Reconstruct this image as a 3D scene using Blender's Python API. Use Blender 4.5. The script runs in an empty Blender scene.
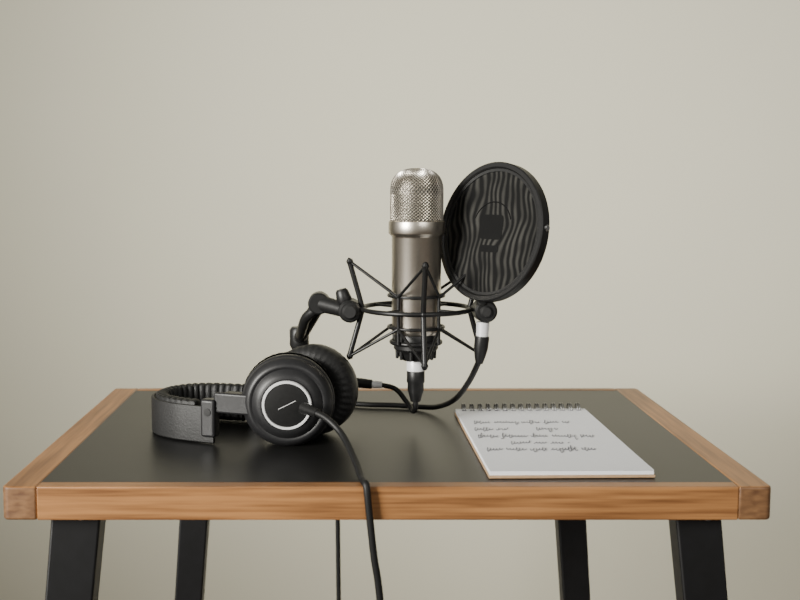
import bpy, bmesh, math, random
from mathutils import Vector, Matrix
random.seed(7)
T = 0.75
sc = bpy.context.scene
col = sc.collection

# ---------------- materials ----------------
def mat(name, c1, c2=None, rough=0.5, metal=0.0, scale=(40,40,40), bump=0.0, detail=4, spec=0.5, coat=0.0, noise=1.0, p0=0.3, p1=0.7):
    m = bpy.data.materials.new(name); m.use_nodes = True
    nt = m.node_tree; b = nt.nodes['Principled BSDF']
    c2 = c2 or tuple(min(1, x*1.15) for x in c1)
    tc = nt.nodes.new('ShaderNodeTexCoord'); mp = nt.nodes.new('ShaderNodeMapping')
    mp.inputs['Scale'].default_value = scale
    nz = nt.nodes.new('ShaderNodeTexNoise'); nz.inputs['Scale'].default_value = noise; nz.inputs['Detail'].default_value = detail
    cr = nt.nodes.new('ShaderNodeValToRGB')
    cr.color_ramp.elements[0].position = p0; cr.color_ramp.elements[1].position = p1
    cr.color_ramp.elements[0].color = (*c1, 1); cr.color_ramp.elements[1].color = (*c2, 1)
    nt.links.new(tc.outputs['Object'], mp.inputs[0]); nt.links.new(mp.outputs[0], nz.inputs['Vector'])
    nt.links.new(nz.outputs['Fac'], cr.inputs[0]); nt.links.new(cr.outputs[0], b.inputs['Base Color'])
    b.inputs['Roughness'].default_value = rough; b.inputs['Metallic'].default_value = metal
    b.inputs['Specular IOR Level'].default_value = spec
    b.inputs['Coat Weight'].default_value = coat
    if bump > 0:
        bp = nt.nodes.new('ShaderNodeBump'); bp.inputs['Strength'].default_value = bump; bp.inputs['Distance'].default_value = 0.001
        nt.links.new(nz.outputs['Fac'], bp.inputs['Height']); nt.links.new(bp.outputs[0], b.inputs['Normal'])
    return m

M_wall = mat('wall_paint', (0.585,0.565,0.450), (0.600,0.580,0.465), rough=0.9, scale=(3,3,3), spec=0.2)
M_floor = mat('floor_wood', (0.20,0.13,0.08), (0.28,0.19,0.12), rough=0.5, scale=(2,20,2))
wA, wB = (0.155,0.062,0.020), (0.43,0.200,0.070)
M_woodx = mat('oak_grain_x', wA, wB, rough=0.42, scale=(9,9,260), bump=0.15, detail=8, p0=0.28,p1=0.62)
M_woody = mat('oak_grain_y', wA, wB, rough=0.42, scale=(190,8,190), bump=0.15, detail=8, p0=0.22,p1=0.60)
M_end = mat('oak_end', (0.12,0.055,0.024), (0.27,0.14,0.060), rough=0.5, scale=(90,6,220), bump=0.2)
M_top = mat('black_laminate', (0.008,0.008,0.0078), (0.010,0.010,0.0096), rough=0.38, scale=(60,60,60), spec=0.36)
M_leg = mat('black_steel', (0.006,0.006,0.0065), (0.008,0.008,0.009), rough=0.5, scale=(80,80,80), spec=0.35)
M_bolt = mat('bolt_steel', (0.3,0.3,0.3), rough=0.3, metal=1)
M_body = mat('satin_nickel', (0.66,0.605,0.52), (0.69,0.635,0.55), rough=0.30, metal=1.0, scale=(400,400,400), bump=0.03)
M_grille = mat('grille_nickel', (0.68,0.64,0.57), (0.76,0.72,0.65), rough=0.35, metal=1.0)
M_gin = mat('grille_inner', (0.12,0.115,0.10), (0.15,0.14,0.13), rough=0.5, metal=0.5)
M_blk = mat('black_plastic', (0.008,0.008,0.008), (0.011,0.011,0.011), rough=0.42, scale=(300,300,300), bump=0.05, spec=0.4)
M_blk2 = mat('black_matte', (0.010,0.010,0.010), (0.015,0.015,0.015), rough=0.6, scale=(300,300,300), bump=0.1, spec=0.4)
M_wire = mat('black_wire', (0.007,0.007,0.007), (0.010,0.010,0.010), rough=0.38, spec=0.4)
M_cab = mat('cable_rubber', (0.008,0.008,0.008), (0.011,0.011,0.011), rough=0.5, spec=0.4)
M_leather = mat('leatherette', (0.008,0.008,0.008), (0.014,0.014,0.014), rough=0.55, scale=(500,500,500), bump=0.35, spec=0.4)
M_shell = mat('cup_shell', (0.013,0.013,0.014), (0.017,0.017,0.018), rough=0.42, scale=(300,300,300), bump=0.05, spec=0.45)
M_silver = mat('silver_ring', (0.84,0.84,0.84), (0.88,0.88,0.88), rough=0.35, metal=0.2)
M_paper = mat('paper', (0.90,0.91,0.93), (0.92,0.93,0.95), rough=0.8, scale=(60,60,60), spec=0.2)
M_card = mat('cardboard', (0.42,0.27,0.15), (0.50,0.33,0.19), rough=0.8, scale=(200,200,200))
M_ink = mat('ink', (0.13,0.13,0.16), (0.17,0.17,0.20), rough=0.8)
M_spi = mat('spiral_wire', (0.20,0.20,0.20), (0.28,0.28,0.28), rough=0.35, metal=0.9)

# pop filter fabric with irregular moire-like weave bands
M_fab = bpy.data.materials.new('pop_fabric'); M_fab.use_nodes = True
nt = M_fab.node_tree; b = nt.nodes['Principled BSDF']
tc = nt.nodes.new('ShaderNodeTexCoord')
wv = nt.nodes.new('ShaderNodeTexWave'); wv.wave_type='BANDS'; wv.bands_direction='X'
wv.inputs['Scale'].default_value = 44; wv.inputs['Distortion'].default_value = 14.0
wv.inputs['Detail'].default_value = 1.0; wv.inputs['Detail Scale'].default_value = 0.5
nz = nt.nodes.new('ShaderNodeTexNoise'); nz.inputs['Scale'].default_value = 45; nz.inputs['Detail'].default_value=1
mu = nt.nodes.new('ShaderNodeMath'); mu.operation='MULTIPLY'
cr = nt.nodes.new('ShaderNodeValToRGB')
cr.color_ramp.elements[0].position=0.12; cr.color_ramp.elements[0].color=(0.005,0.005,0.005,1)
cr.color_ramp.elements[1].position=0.62; cr.color_ramp.elements[1].color=(0.042,0.041,0.037,1)
nt.links.new(tc.outputs['Object'], wv.inputs['Vector']); nt.links.new(tc.outputs['Object'], nz.inputs['Vector'])
nt.links.new(wv.outputs['Fac'], mu.inputs[0]); nt.links.new(nz.outputs['Fac'], mu.inputs[1]); nt.links.new(mu.outputs[0], cr.inputs[0])
nt.links.new(cr.outputs[0], b.inputs['Base Color']); b.inputs['Roughness'].default_value=0.85
b.inputs['Specular IOR Level'].default_value=0.15

# ---------------- helpers ----------------
def empty(name, loc=(0,0,0), rot=(0,0,0)):
    e = bpy.data.objects.new(name, None); e.empty_display_size=0.05
    e.location=loc; e.rotation_euler=rot; col.objects.link(e); return e
def mkobj(name, verts, faces, m, parent=None, smooth=True, bevel=0, seg=3):
    me = bpy.data.meshes.new(name); me.from_pydata([tuple(v) for v in verts], [], faces); me.update()
    bm = bmesh.new(); bm.from_mesh(me); bmesh.ops.recalc_face_normals(bm, faces=bm.faces); bm.to_mesh(me); bm.free()
    me.materials.append(m)
    o = bpy.data.objects.new(name, me); col.objects.link(o)
    if smooth:
        for p in me.polygons: p.use_smooth=True
        try: me.set_sharp_from_angle(angle=math.radians(38))
        except Exception: pass
    if bevel>0:
        md=o.modifiers.new('b','BEVEL'); md.width=bevel; md.segments=seg; md.limit_method='ANGLE'; md.angle_limit=math.radians(30)
    if parent: o.parent=parent
    return o
def box(name, x0,x1,y0,y1,z0,z1, m, parent=None, bevel=0, seg=3):
    v=[(x,y,z) for x in (x0,x1) for y in (y0,y1) for z in (z0,z1)]
    f=[(0,1,3,2),(4,6,7,5),(0,4,5,1),(2,3,7,6),(0,2,6,4),(1,5,7,3)]
    return mkobj(name,v,f,m,parent,True,bevel,seg)
def extr(name, plan, z0, z1, m, parent=None, bevel=0, seg=3):
    n=len(plan); v=[(x,y,z0) for x,y in plan]+[(x,y,z1) for x,y in plan]
    f=[tuple(range(n)),tuple(range(n,2*n))]+[(i,(i+1)%n,n+(i+1)%n,n+i) for i in range(n)]
    return mkobj(name,v,f,m,parent,True,bevel,seg)
def lathe(name, prof, m, parent=None, segs=64, mtx=None, ripple=None):
    V=[];F=[];n=len(prof)
    for i in range(segs):
        a=2*math.pi*i/segs
        for j,(r,z) in enumerate(prof):
            rr=r+(ripple(a,j) if ripple else 0)
            V.append(Vector((rr*math.cos(a), rr*math.sin(a), z)))
    for i in range(segs):
        k=(i+1)%segs
        for j in range(n-1):
            F.append((i*n+j,k*n+j,k*n+j+1,i*n+j+1))
    if mtx: V=[mtx@v for v in V]
    me_o = mkobj(name,V,F,m,parent)
    bm=bmesh.new(); bm.from_mesh(me_o.data); bmesh.ops.remove_doubles(bm,verts=bm.verts,dist=1e-6)
    bmesh.ops.recalc_face_normals(bm, faces=bm.faces); bm.to_mesh(me_o.data); bm.free()
    for p in me_o.data.polygons: p.use_smooth=True
    try: me_o.data.set_sharp_from_angle(angle=math.radians(38))
    except Exception: pass
    return me_o
def smooth_pts(pts, sub=10):
    P=[Vector(p) for p in pts]; out=[]
    for i in range(len(P)-1):
        p0=P[max(i-1,0)];p1=P[i];p2=P[i+1];p3=P[min(i+2,len(P)-1)]
        for s in range(sub):
            t=s/sub
            out.append(0.5*((2*p1)+(-p0+p2)*t+(2*p0-5*p1+4*p2-p3)*t*t+(-p0+3*p1-3*p2+p3)*t**3))
    out.append(P[-1]); return out
def curves_obj(name, splines, r, m, parent=None, closed=False, res=4):
    cu=bpy.data.curves.new(name+'_c','CURVE'); cu.dimensions='3D'; cu.bevel_depth=r; cu.bevel_resolution=res; cu.use_fill_caps=True
    for pts in splines:
        sp=cu.splines.new('POLY'); sp.points.add(len(pts)-1)
        for i,p in enumerate(pts): sp.points[i].co=(p[0],p[1],p[2],1)
        sp.use_cyclic_u=closed; sp.use_smooth=True
    tmp=bpy.data.objects.new(name+'_c',cu); col.objects.link(tmp)
    bpy.context.view_layer.update()
    me=bpy.data.meshes.new_from_object(tmp.evaluated_get(bpy.context.evaluated_depsgraph_get()))
    bpy.data.objects.remove(tmp); bpy.data.curves.remove(cu)
    me.materials.clear(); me.materials.append(m)
    for p in me.polygons: p.use_smooth=True
    o=bpy.data.objects.new(name,me); col.objects.link(o)
    if parent: o.parent=parent
    return o
def tube(name, pts, r, m, parent=None, smooth=False, sub=10, closed=False, res=4):
    if smooth: pts=smooth_pts(pts,sub)
    return curves_obj(name,[pts],r,m,parent,closed,res)
def ring(name,c,r,rt,m,parent=None,n=64):
    return tube(name,[(c[0]+r*math.cos(2*math.pi*i/n),c[1]+r*math.sin(2*math.pi*i/n),c[2]) for i in range(n)],rt,m,parent,closed=True)
def frame(loc, zdir, up=(0,0,1)):
    z=Vector(zdir).normalized(); x=Vector(up).cross(z)
    if x.length<1e-4: x=Vector((1,0,0)).cross(z)
    x.normalize(); y=z.cross(x)
    mt=Matrix((x,y,z)).transposed().to_4x4(); mt.translation=Vector(loc); return mt
def rod(name,p0,p1,r0,r1,m,parent=None,segs=32,ch=0.0006):
    p0=Vector(p0);p1=Vector(p1);L=(p1-p0).length
    return lathe(name,[(0,0),(r0-ch,0),(r0,ch),(r1,L-ch),(r1-ch,L),(0,L)],m,parent,segs,frame(p0,p1-p0))

# ---------------- room ----------------
box('wall_back',-4,4,2.0,2.1,0,2.8,M_wall)
box('floor',-4,4,-3,2.1,-0.1,0,M_floor)
box('baseboard_back',-4,4,1.985,2.0,0,0.09,mat('baseboard_paint',(0.6,0.58,0.52),rough=0.6),bevel=0.003)

# ---------------- table ----------------
tb=empty('side_table',(0.027,1.0625,0))
def tpar(o): 
    o.parent=tb; o.matrix_parent_inverse=Matrix.Translation(-Vector(tb.location)); return o
X0,X1,Y0,Y1=-0.2765,0.3300,0.852,1.273
z0,z1=T-0.027,T
def rail(name,xi,xo):
    s=1 if xo>xi else -1; r=0.006; P=[(xi,Y0)]
    for k in range(9):
        a=math.radians(90*k/8); P.append((xo-s*r+s*r*math.sin(a), Y0+r-r*math.cos(a)))
    for k in range(9):
        a=math.radians(90*k/8); P.append((xo-s*r+s*r*math.cos(a), Y1-r+r*math.sin(a)))
    P.append((xi,Y1))
    o=extr(name,P,z0,z1,M_woody,None,0.0018,3)
    o.data.materials.append(M_end)
    for p in o.data.polygons:
        if abs(p.normal.y)>0.35 and abs(p.normal.z)<0.1: p.material_index=1
    return tpar(o)
rail('side_rail_left',X0+0.0275,X0); rail('side_rail_right',X1-0.0265,X1)
tpar(box('front_rail',X0+0.0276,X1-0.0266,Y0+0.0003,Y0+0.0145,z0,z1,M_woodx,bevel=0.0010))
tpar(box('back_rail',X0+0.0276,X1-0.0266,Y1-0.0125,Y1,z0,z1,M_woodx,bevel=0.0010))
tpar(box('table_top_panel',X0+0.027,X1-0.026,Y0+0.014,Y1-0.012,T-0.018,T-0.0004,M_top,bevel=0.0004))
def leg(name,xc,yc,w,d,sx,sy,wb):
    zt=z0;V=[]
    for z,ww,ox,oy in((zt,w,0,0),(0,wb,sx,sy)):
        for dx,dy in((-1,-1),(1,-1),(1,1),(-1,1)):
            V.append((xc+ox+dx*ww/2, yc+oy+dy*d/2, z))
    F=[(0,1,2,3),(4,5,6,7),(0,1,5,4),(1,2,6,5),(2,3,7,6),(3,0,4,7)]
    tpar(mkobj(name,V,F,M_leg,None,True,0.002))
C=0.027
LEG=((C-0.2500,0.884),(C+0.2510,0.884),(C-0.197,1.225),(C+0.210,1.225))
leg('leg_1',*LEG[0],0.040,0.026,-0.078,-0.01,0.030)
leg('leg_2',*LEG[1],0.037,0.026, 0.083,-0.01,0.030)
leg('leg_3',*LEG[2],0.033,0.026,-0.06,0.02,0.026)
leg('leg_4',*LEG[3],0.033,0.026, 0.06,0.02,0.026)
for i,(x,y) in enumerate(LEG):
    tpar(box('leg_plate_%d'%(i+1),x-0.024,x+0.024,y-0.018,y+0.018,z0-0.0020,z0+0.0002,M_leg,bevel=0.0006))
    tpar(rod('leg_bolt_%d'%(i+1),(x+0.006,y-0.0175,z0-0.0040),(x+0.006,y-0.0175,z0-0.0019),0.003,0.003,M_bolt,segs=12,ch=0.0003))

# ---------------- microphone ----------------
MX,MY=0.060,1.05
mic=empty('condenser_microphone',(MX,MY,T))
lathe('mic_body',[(0,0.094),(0.019,0.094),(0.0215,0.0945),(0.0228,0.0965),(0.0232,0.100),(0.0235,0.186),(0.0240,0.1875),(0.0262,0.1895),(0.0266,0.1905),(0.0266,0.2005),(0.0262,0.2015),(0.0252,0.202),(0,0.202)],M_body,mic,96)
lathe('mic_base',[(0,0.069),(0.0125,0.069),(0.0145,0.0705),(0.0165,0.0755),(0.0175,0.077),(0.0195,0.0785),(0.0212,0.0805),(0.0212,0.084),(0.0200,0.0845),(0.0200,0.0870),(0.0212,0.0875),(0.0212,0.093),(0.0205,0.0945),(0,0.0945)],M_blk,mic,64)
for i in range(10):
    a=2*math.pi*i/10
    rod('base_rib_%d'%(i+1),(0.0178*math.cos(a),0.0178*math.sin(a),0.0705),(0.0178*math.cos(a),0.0178*math.sin(a),0.080),0.0016,0.0020,M_blk,mic,segs=10)
def gprof(t):
    Ls=0.026; Ld=0.034
    s=t*(Ls+Ld)
    if s<=Ls: return 0.0246,0.202+s
    a=(s-Ls)/Ld*math.pi/2
    e=0.78
    return 0.0246*(math.cos(a)**e if math.cos(a)>0 else 0),0.202+Ls+0.0225*(math.sin(a)**e)
N=44;K=40
V=[];F=[];idx={}
for k in range(K+1):
    r,z=gprof(k/K*0.975)
    for i in range(N):
        a=2*math.pi*(i+(k%2)*0.5)/N
        idx[(i,k)]=len(V);V.append((r*math.cos(a),r*math.sin(a),z))
for k in range(1,K):
    for i in range(N):
        if k%2==1: F.append((idx[(i,k)], idx[((i+1)%N,k-1)], idx[((i+1)%N,k)], idx[((i+1)%N,k+1)]))
        else: F.append((idx[(i,k)], idx[(i,k-1)], idx[((i+1)%N,k)], idx[(i,k+1)]))
g=mkobj('mic_grille',V,F,M_grille,mic,smooth=False)
w=g.modifiers.new('w','WIREFRAME'); w.thickness=0.0011; w.use_even_offset=False
prof=[(0,0.203)]+[(max(gprof(k/30)[0]-0.0009,0),gprof(k/30)[1]-0.0006) for k in range(31)]
lathe('grille_inner',prof,M_gin,mic,64)
lathe('grille_cap',[(0.0030,0.2500),(0.0026,0.2508),(0,0.2511)],M_grille,mic,24)
lathe('plug_collar',[(0,0.069),(0.0085,0.069),(0.0088,0.0680),(0.0088,0.0590),(0.0084,0.0585),(0,0.0585)],M_silver,mic,32)
lathe('plug_shell',[(0,0.0590),(0.0080,0.0590),(0.0086,0.058),(0.0086,0.048),(0.0078,0.0465),(0.0078,0.040),(0.0060,0.034),(0.0048,0.029),(0,0.029)],M_blk,mic,32)

# ---------------- shock mount ----------------
sm=empty('shock_mount',(MX,MY,T))
ring('outer_ring',(0,0,0.1185),0.0515,0.0023,M_wire,sm,96)
ring('carrier_ring_upper',(0,0,0.131),0.0262,0.0015,M_wire,sm,64)
ring('carrier_ring_lower',(0,0,0.101),0.0262,0.0015,M_wire,sm,64)
ring('base_ring',(0,0,0.0865),0.0232,0.0022,M_wire,sm,64)
offs=math.radians(4)
def P(r,z,a): return (r*math.cos(a),r*math.sin(a),z)
for i in range(4):
    a=i*math.pi/2+offs
    tube('strut_%d'%(i+1),[P(0.0635,0.1645,a),P(0.0628,0.161,a),P(0.0525,0.124,a),P(0.0520,0.1185,a),P(0.0525,0.113,a),P(0.0628,0.076,a),P(0.0635,0.0725,a)],0.0025,M_wire,sm,smooth=True,sub=6)
    for s,(zt_,tag) in enumerate(((0.1635,'t'),(0.0735,'b'))):
        lathe('strut_tip_%d%s'%(i+1,tag),[(0,-0.003),(0.0024,-0.0025),(0.0034,0),(0.0024,0.0025),(0,0.003)],M_wire,sm,16,Matrix.Translation(P(0.0632,zt_,a)))
        zc=0.131 if s==0 else 0.101
        for q in (-1,1):
            tube('cord_%d%s%d'%(i+1,tag,q+2),[P(0.0630,zt_,a),P(0.0275,zc,a+q*math.radians(45))],0.0014,M_wire,sm)
for i in range(4):
    a=i*math.pi/2+math.pi/4+offs
    tube('carrier_bar_%d'%(i+1),[P(0.0268,0.0865,a),P(0.0268,0.134,a)],0.0017,M_wire,sm)
    tube('spoke_%d'%(i+1),[P(0.0268,0.1185,a),P(0.0515,0.1185,a)],0.0013,M_wire,sm)

# ---------------- desk mic stand ----------------
st=empty('desktop_microphone_stand',(0,0,T))
K0=Vector((-0.004,1.05,0.1165)); E=Vector((-0.033,1.075,0.121)); D=Vector((-0.054,1.13,0.080)); BX,BY=-0.056,1.147
rod('mount_stub',(0.0105,1.05,0.1185),K0,0.004,0.006,M_blk,st)
rod('knob_front',K0+Vector((0.001,-0.012,0)),K0+Vector((0.001,0.011,0)),0.0105,0.0115,M_blk,st,40,0.002)
rod('knob_cap',K0+Vector((0.001,-0.015,0)),K0+Vector((0.001,-0.0115,0)),0.0065,0.0075,M_blk2,st,32,0.001)
lathe('knob_lever',[(0,0),(0.006,0),(0.0075,0.004),(0.006,0.013),(0.0045,0.015),(0,0.015)],M_blk,st,24,frame(K0+Vector((-0.003,0.0,0.006)),(-0.3,0,1)))
rod('swivel_arm_upper',K0+Vector((-0.004,0.004,0)),E,0.0072,0.0085,M_blk,st,32,0.001)
rod('swivel_joint',E+Vector((0,-0.010,0)),E+Vector((0,0.012,0)),0.0105,0.0105,M_blk,st,40,0.0015)
rod('swivel_arm_lower',E,D,0.0075,0.0065,M_blk,st,32,0.001)
tube('swivel_hook',[E+Vector((0,-0.004,-0.004)),E+Vector((-0.012,0.004,-0.014)),E+Vector((-0.017,0.02,-0.026)),D],0.005,M_blk,st,smooth=True)
lathe('post_collar',[(0,-0.012),(0.008,-0.012),(0.010,-0.008),(0.010,0.008),(0.008,0.011),(0,0.011)],M_blk,st,32,Matrix.Translation((BX,BY,0.077)))
rod('arm_link',D,(BX,BY,0.077),0.006,0.006,M_blk,st)
rod('post',(BX,BY,0.008),(BX,BY,0.078),0.005,0.005,M_blk,st)
lathe('weighted_base',[(0,0),(0.034,0),(0.035,0.001),(0.035,0.006),(0.033,0.009),(0.012,0.011),(0.009,0.014),(0.0,0.014)],M_blk,st,64,Matrix.Translation((BX,BY,0)))

# ---------------- pop filter ----------------
pf=empty('pop_filter',(0,0,T))
pc=Vector((0.1285,1.03,0.192)); nrm=Vector((-0.77,-0.62,0.175)).normalized()
fr=frame(pc,nrm)
R=0.0650
lathe('rim',[(R-0.0058,-0.002),(R-0.0058,0.0035),(R-0.0045,0.0048),(R-0.001,0.0048),(R,0.0038),(R,-0.0048),(R-0.001,-0.0058),(R-0.0045,-0.0058),(R-0.0058,-0.004),(R-0.0058,-0.002)],M_blk,pf,96,fr)
lathe('inner_hoop',[(R-0.0085,0.0002),(R-0.0085,0.0022),(R-0.0060,0.0028),(R-0.0056,0.0002),(R-0.0085,0.0002)],M_blk2,pf,96,fr)
def disc(name,r,off,m):
    V=[(0,0,off)]+[(r*math.cos(2*math.pi*i/96),r*math.sin(2*math.pi*i/96),off) for i in range(96)]
    F=[(0,1+i,1+(i+1)%96) for i in range(96)]
    o=mkobj(name,V,F,m,pf,False); o.matrix_local=fr; return o
disc('mesh_front',R-0.006,0.0010,M_fab); disc('mesh_back',R-0.006,-0.0035,M_fab)
M_mark=mat('mark_black',(0.004,0.004,0.004),(0.005,0.005,0.005),rough=0.8,spec=0.15)
def flat(name,x0,x1,y0,y1,z=0.0011,bev=0.004):
    o=box(name,x0,x1,y0,y1,z,z+0.0002,M_mark,pf)
    bm=bmesh.new(); bm.from_mesh(o.data)
    ed=[e for e in bm.edges if abs(e.verts[0].co.z-e.verts[1].co.z)>1e-5]
    bmesh.ops.bevel(bm,geom=ed,offset=bev,segments=6,affect='EDGES',profile=0.5); bm.to_mesh(o.data); bm.free()
    o.matrix_local=fr; return o
flat('plain_mark',-0.014,0.014,-0.007,0.016)
flat('plain_mark_bar',-0.012,0.012,-0.019,-0.0125,bev=0.002)
arc=[(0.024*math.cos(t),0.004+0.024*math.sin(t),0.0011) for t in [math.radians(20+140*i/24) for i in range(25)]]
o=tube('plain_mark_arc',arc,0.0006,M_mark,pf); o.matrix_local=fr
bl=Vector((0.1205,1.035,0.1195))
rod('clamp_knob',bl+Vector((0.003,-0.013,-0.001)),bl+Vector((0.003,0.010,-0.001)),0.0105,0.0115,M_blk,pf,40,0.002)
rod('clamp_cap',bl+Vector((0.003,-0.016,-0.001)),bl+Vector((0.003,-0.012,-0.001)),0.005,0.006,M_blk2,pf,24,0.001)
rod('clamp_neck',bl,pc-fr.to_3x3()@Vector((0,R-0.001,0)),0.007,0.005,M_blk,pf,24)
rod('clamp_arm',bl,(MX+0.0545,MY,0.1185),0.0055,0.004,M_blk,pf,24)
sp=fr@Vector((R-0.0008,0.006,-0.001)); rod('rim_screw',sp,sp+(fr.to_3x3()@Vector((0.0022,0,0))),0.003,0.003,M_bolt,pf,16)

# ---------------- cables ----------------
mc=empty('microphone_cable',(0,0,T))
q=Vector((0.1215,1.031,0.108))
rod('plug_sleeve',q,q+Vector((-0.0005,0,-0.014)),0.0062,0.0058,M_silver,mc)
lathe('plug_boot',[(0,0),(0.0066,0),(0.0068,0.002),(0.0066,0.012),(0.005,0.020),(0.0034,0.026),(0,0.026)],M_blk,mc,32,frame(q+Vector((-0.0005,0,-0.0135)),(-0.10,0.02,-1)))
tube('cable',[q+Vector((-0.003,0.001,-0.036)),(0.1175,1.036,0.067),(0.1115,1.058,0.046),(0.102,1.090,0.0235),(0.088,1.125,0.0085),(0.070,1.148,0.0033),(0.045,1.158,0.0030),(0.015,1.162,0.0030),(-0.004,1.172,0.0030),(-0.014,1.20,0.0030),(-0.018,1.24,0.0030),(-0.019,1.268,0.0034),(-0.019,1.2765,0.001),(-0.019,1.278,-0.02),(-0.0185,1.279,-0.12),(-0.016,1.28,-0.35),(-0.012,1.28,-0.62),(0.0,1.30,-0.74),(0.05,1.34,-0.747),(0.15,1.35,-0.747)],0.0028,M_cab,mc,smooth=True)
al=empty('audio_lead',(0,0,T))
tube('lead',[(MX,MY,0.030),(MX,MY+0.002,0.022),(MX-0.002,MY+0.012,0.017),(MX-0.008,MY+0.026,0.024),(MX-0.018,MY+0.037,0.034),(0.026,1.09,0.0375),(0.015,1.092,0.038),(-0.015,1.10,0.040),(-0.040,1.125,0.044),(BX+0.006,BY-0.006,0.046)],0.0025,M_cab,al,smooth=True)
rod('lead_plug',(0.019,1.091,0.0378),(-0.010,1.0985,0.0395),0.0046,0.0055,M_blk,al)
rod('lead_plug_tip',(0.029,1.0892,0.0376),(0.019,1.091,0.0378),0.0034,0.0038,M_silver,al)

# ---------------- headphones ----------------
ang=math.radians(-20.5)
hp=empty('headphones',(-0.047,1.020,T),(0,0,ang))
CZ=0.0425
def ax(s):
    if s<0:
        a=math.radians(20)
        return frame((-0.0105,-0.005,CZ-0.0008),(math.sin(a),-math.cos(a),-0.04))
    return frame((0.002,0.002,CZ),(0,1,0))
SC=1.045
for n,s in((1,-1),(2,1)):
    A=ax(s)@Matrix.Scale(SC,4)
    lathe('cup_shell_%d'%n,[(0,0.014),(0.036,0.014),(0.0395,0.0165),(0.0405,0.021),(0.0405,0.0265),(0.0398,0.0275),(0.0392,0.0280),(0.0392,0.0292),(0.0385,0.0320),(0.0350,0.0362),(0.0330,0.0372),(0.0318,0.0372),(0.0305,0.0366),(0.0300,0.0372),(0.0265,0.0402),(0.0245,0.0412),(0.0228,0.0416),(0.0222,0.0412),(0.0218,0.0416),(0,0.0416)],M_shell,hp,96,A)
    lathe('cup_ring_%d'%n,[(0.0188,0.0410),(0.0190,0.0432),(0.0194,0.0437),(0.0208,0.0437),(0.0213,0.0430),(0.0215,0.0410)],M_silver,hp,96,A)
    lathe('cup_badge_%d'%n,[(0.0189,0.0415),(0.0188,0.0428),(0.0180,0.0430),(0,0.0431)],M_blk,hp,64,A)
    if s<0:
        V=[A@Vector(v) for v in ((-0.0075,-0.0035,0.04325),(-0.0075,-0.0029,0.04325),(0.0075,0.0045,0.04325),(0.0075,0.0039,0.04325))]
        mkobj('badge_mark',V,[(0,1,2,3)],M_silver,hp,False)
    pr=[]
    for k in range(25):
        t=math.radians(-10+ 200*k/24)
        pr.append((0.0305+0.0105*math.cos(t),0.0155-0.0115*math.sin(t) if math.sin(t)>0 else 0.0155))
    lathe('ear_pad_%d'%n,pr,M_leather,hp,200,A,ripple=lambda a,j:0.0006*math.sin(a*40)*math.sin(j/24*math.pi))
    lathe('pad_inner_%d'%n,[(0,0.0145),(0.024,0.0145)],M_blk2,hp,48,A)
    def yb(name,x0,x1,ya,yb_,za,zb,m,bev=0.0015):
        lo,hi=sorted((s*ya,s*yb_)); return box(name,x0,x1,lo,hi,za,zb,m,hp,bev,4)
    if n==1:
        yb('yoke_arm_1',-0.066,-0.0300,0.0475,0.0520,0.0290,0.0480,M_shell,0.002)
        yb('yoke_link_1',-0.062,-0.038,0.030,0.049,0.031,0.046,M_blk)
    else:
        yb('yoke_arm_2',-0.062,-0.0215,0.0425,0.0475,0.0295,0.0465,M_shell,0.002)
        yb('yoke_link_2',-0.058,-0.034,0.030,0.044,0.031,0.045,M_blk)
    yb('hinge_%d'%n,-0.078,-0.0635,0.0435,0.0555,0.0065,0.0415,M_shell,0.0025)
    lathe('hinge_pin_%d'%n,[(0.0035,0),(0.0035,0.0008),(0,0.0010)],M_blk2,hp,16,frame((-0.0705,s*0.0553,0.030),(0,s,0)))
path=smooth_pts([(-0.066,-0.0495,0),(-0.088,-0.0485,0),(-0.110,-0.0455,0),(-0.132,-0.036,0),(-0.146,-0.019,0),(-0.150,0.0,0),(-0.146,0.019,0),(-0.132,0.036,0),(-0.110,0.0455,0),(-0.085,0.0485,0),(-0.066,0.0495,0)],24)
def ribbon(name,path,o_out,o_in,za,zb,m,ripple=0,per=0.008,rnd=0.0015,top_rip=0):
    V=[];F=[];s=0;n=len(path)
    for i,p in enumerate(path):
        a=path[max(i-1,0)];c=path[min(i+1,n-1)];t=(c-a).normalized()
        nr=Vector((t.y,-t.x,0))
        if nr.dot(p-Vector((-0.06,0,0)))<0: nr=-nr
        if i: s+=(p-path[i-1]).length
        w=abs(math.sin(math.pi*s/per))**0.4 if ripple else 1
        oi=o_in-ripple*(1-w) if ripple else o_in
        zz=zb-(top_rip*(1-w)); r=rnd
        for (u,z) in ((o_out,za+r),(o_out,zz-r),(o_out-r*.3,zz-r*.3),(o_out-r,zz),(-oi+r,zz),(-oi+r*.3,zz-r*.3),(-oi,zz-r),(-oi,za+r),(-oi+r,za),(o_out-r,za)):
            q=p+nr*u; V.append((q.x,q.y,z))
    k=10
    for i in range(n-1):
        for j in range(k): F.append((i*k+j,i*k+(j+1)%k,(i+1)*k+(j+1)%k,(i+1)*k+j))
    F+=[tuple(range(k)),tuple(range((n-1)*k,n*k))]
    return mkobj(name,V,F,m,hp,True)
ribbon('headband_shell',path,0.0035,0.000,0.0005,0.0345,M_leather,rnd=0.0012)
ribbon('headband_pad',path[24:-20],-0.0002,0.0135,0.0015,0.0385,M_leather,ripple=0.0024,per=0.0078,rnd=0.0048,top_rip=0.0014)
hcp=empty('headphone_cord',(0,0,T))
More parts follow.
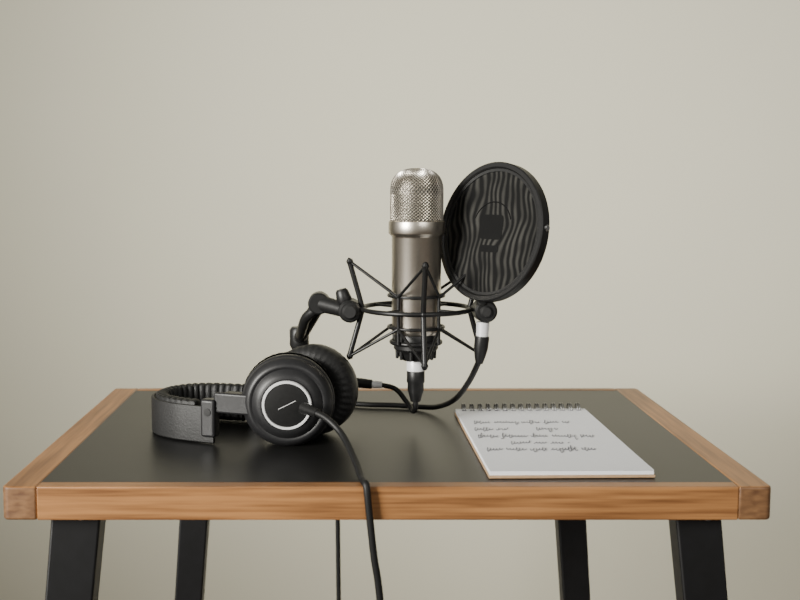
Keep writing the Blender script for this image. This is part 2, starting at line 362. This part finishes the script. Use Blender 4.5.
tube('cord',[(-0.041,0.9600,0.0390),(-0.032,0.952,0.0380),(-0.021,0.943,0.0335),(-0.0086,0.931,0.0225),(0.0017,0.897,0.0095),(0.0062,0.868,0.0040),(0.0085,0.855,0.0034),(0.0105,0.8485,0.0010),(0.0125,0.8470,-0.018),(0.0165,0.8470,-0.055),(0.0213,0.8470,-0.09),(0.030,0.846,-0.20),(0.036,0.843,-0.45),(0.040,0.838,-0.68),(0.055,0.82,-0.745),(0.11,0.80,-0.747),(0.18,0.82,-0.747)],0.0029,M_cab,hcp,smooth=True)
rod('cord_strain_relief',(-0.0440,0.9670,0.0395),(-0.031,0.951,0.0378),0.0054,0.0038,M_blk,hcp)

# ---------------- notepad ----------------
PA=math.radians(1.2)
npd=empty('spiral_notepad',(0.1105,0.877,T),(0,0,PA))
W,L=0.1335,0.250
box('cardboard_back',-0.0008,W+0.0008,-0.0006,L,0.0,0.0022,M_card,npd,0.0004)
box('page_stack',0,W,0.0008,L-0.001,0.0022,0.0056,M_paper,npd,0.0003)
V=[];F=[];nx,ny=2,20
for j in range(ny+1):
    y=0.0+ (L-0.002)*j/ny
    for i in range(nx+1): V.append((W*i/nx,y,0.0058+0.0003*max(0,1-j/5)**2))
for j in range(ny):
    for i in range(nx): a=j*(nx+1)+i; F.append((a,a+1,a+nx+2,a+nx+1))
mkobj('top_sheet',V,F,M_paper,npd)
spl=[]
for i in range(15):
    x=0.007+i*(W-0.016)/14
    for dx in (0,0.0022):
        spl.append([(x+dx,L-0.0045+0.0060*math.cos(t),0.0052+0.0066*math.sin(t)) for t in [2*math.pi*k/24 for k in range(24)]])
curves_obj('spiral_binding',[[(p[0],p[1],max(p[2],0.0007)) for p in s] for s in spl],0.00062,M_spi,npd,closed=True,res=2)
for i in range(15):
    x=0.007+i*(W-0.016)/14
    box('punch_hole_%02d'%(i+1),x-0.0012,x+0.0034,L-0.0125,L-0.0092,0.00575,0.00600,M_ink,npd)
def scribble(name,x0,x1,y,amp):
    x=x0;pts=[];segs=[];t=0
    wl=random.uniform(0.012,0.024);start=x;h=amp;tgt=amp;bias=0
    while x<x1:
        t+=0.5
        if int(t/ (2*math.pi))!=int((t-0.5)/(2*math.pi)):
            tgt=amp*random.choice((0.35,0.4,0.45,0.5,0.5,1.0,1.3)); bias=random.choice((0,0,0,0.5,-0.5))
        h+=(tgt-h)*0.35
        px=x+0.0007*math.sin(t+1.3)+0.18*h*math.sin(t)
        py=y+h*(math.sin(t)+bias)
        pts.append((px,py,0.0062)); x+=0.00022
        if x-start>wl:
            segs.append(pts);pts=[];x+=0.0035;start=x;wl=random.uniform(0.010,0.024)
    if len(pts)>2: segs.append(pts)
    curves_obj(name,segs,0.00023,M_ink,npd,res=1)
oy=0.877
for i,(a,b_,y,am) in enumerate(((0.121,0.213,1.060,0.0075),(0.1176,0.150,1.030,0.007),(0.176,0.196,1.030,0.007),(0.117,0.225,1.000,0.0075),(0.143,0.195,0.974,0.006),(0.118,0.214,0.950,0.007))):
    scribble('handwriting_%d'%(i+1),a-0.1105,b_-0.1105,y-oy,am)

# ---------------- lights ----------------
def area(name,loc,target,sx,sy,e,c,spread=180):
    l=bpy.data.lights.new(name,'AREA'); l.shape='RECTANGLE'; l.size=sx; l.size_y=sy; l.energy=e; l.color=c; l.spread=math.radians(spread)
    o=bpy.data.objects.new(name,l); o.location=loc
    o.rotation_euler=(Vector(target)-Vector(loc)).to_track_quat('-Z','Y').to_euler(); col.objects.link(o)
area('key_light',(-1.9,-0.5,1.6),(0.60,2.0,0.98),1.0,1.2,18.5,(1.0,0.975,0.91),46)  # added key lamp, no window modelled; narrow spread keeps the left wall darker
area('fill_light',(1.2,-1.0,2.0),(0.50,2.0,1.0),1.4,1.2,4.0,(1.0,0.975,0.92),60)  # soft fill added on the right, not a fixture of the room
wd=bpy.data.worlds.new('w'); sc.world=wd; wd.use_nodes=True
bg=wd.node_tree.nodes['Background']; bg.inputs[0].default_value=(1.0,0.98,0.92,1); bg.inputs[1].default_value=0.235

# ---------------- camera ----------------
cd=bpy.data.cameras.new('camera'); cam=bpy.data.objects.new('camera',cd); col.objects.link(cam)
cam.location=(0,0,T+0.238); cam.rotation_euler=(math.radians(90-6.06),0,0)
cd.sensor_width=36; cd.lens=50; cd.shift_x=0.0587; cd.clip_start=0.05
cd.dof.use_dof=True; cd.dof.focus_distance=1.03; cd.dof.aperture_fstop=8
sc.camera=cam
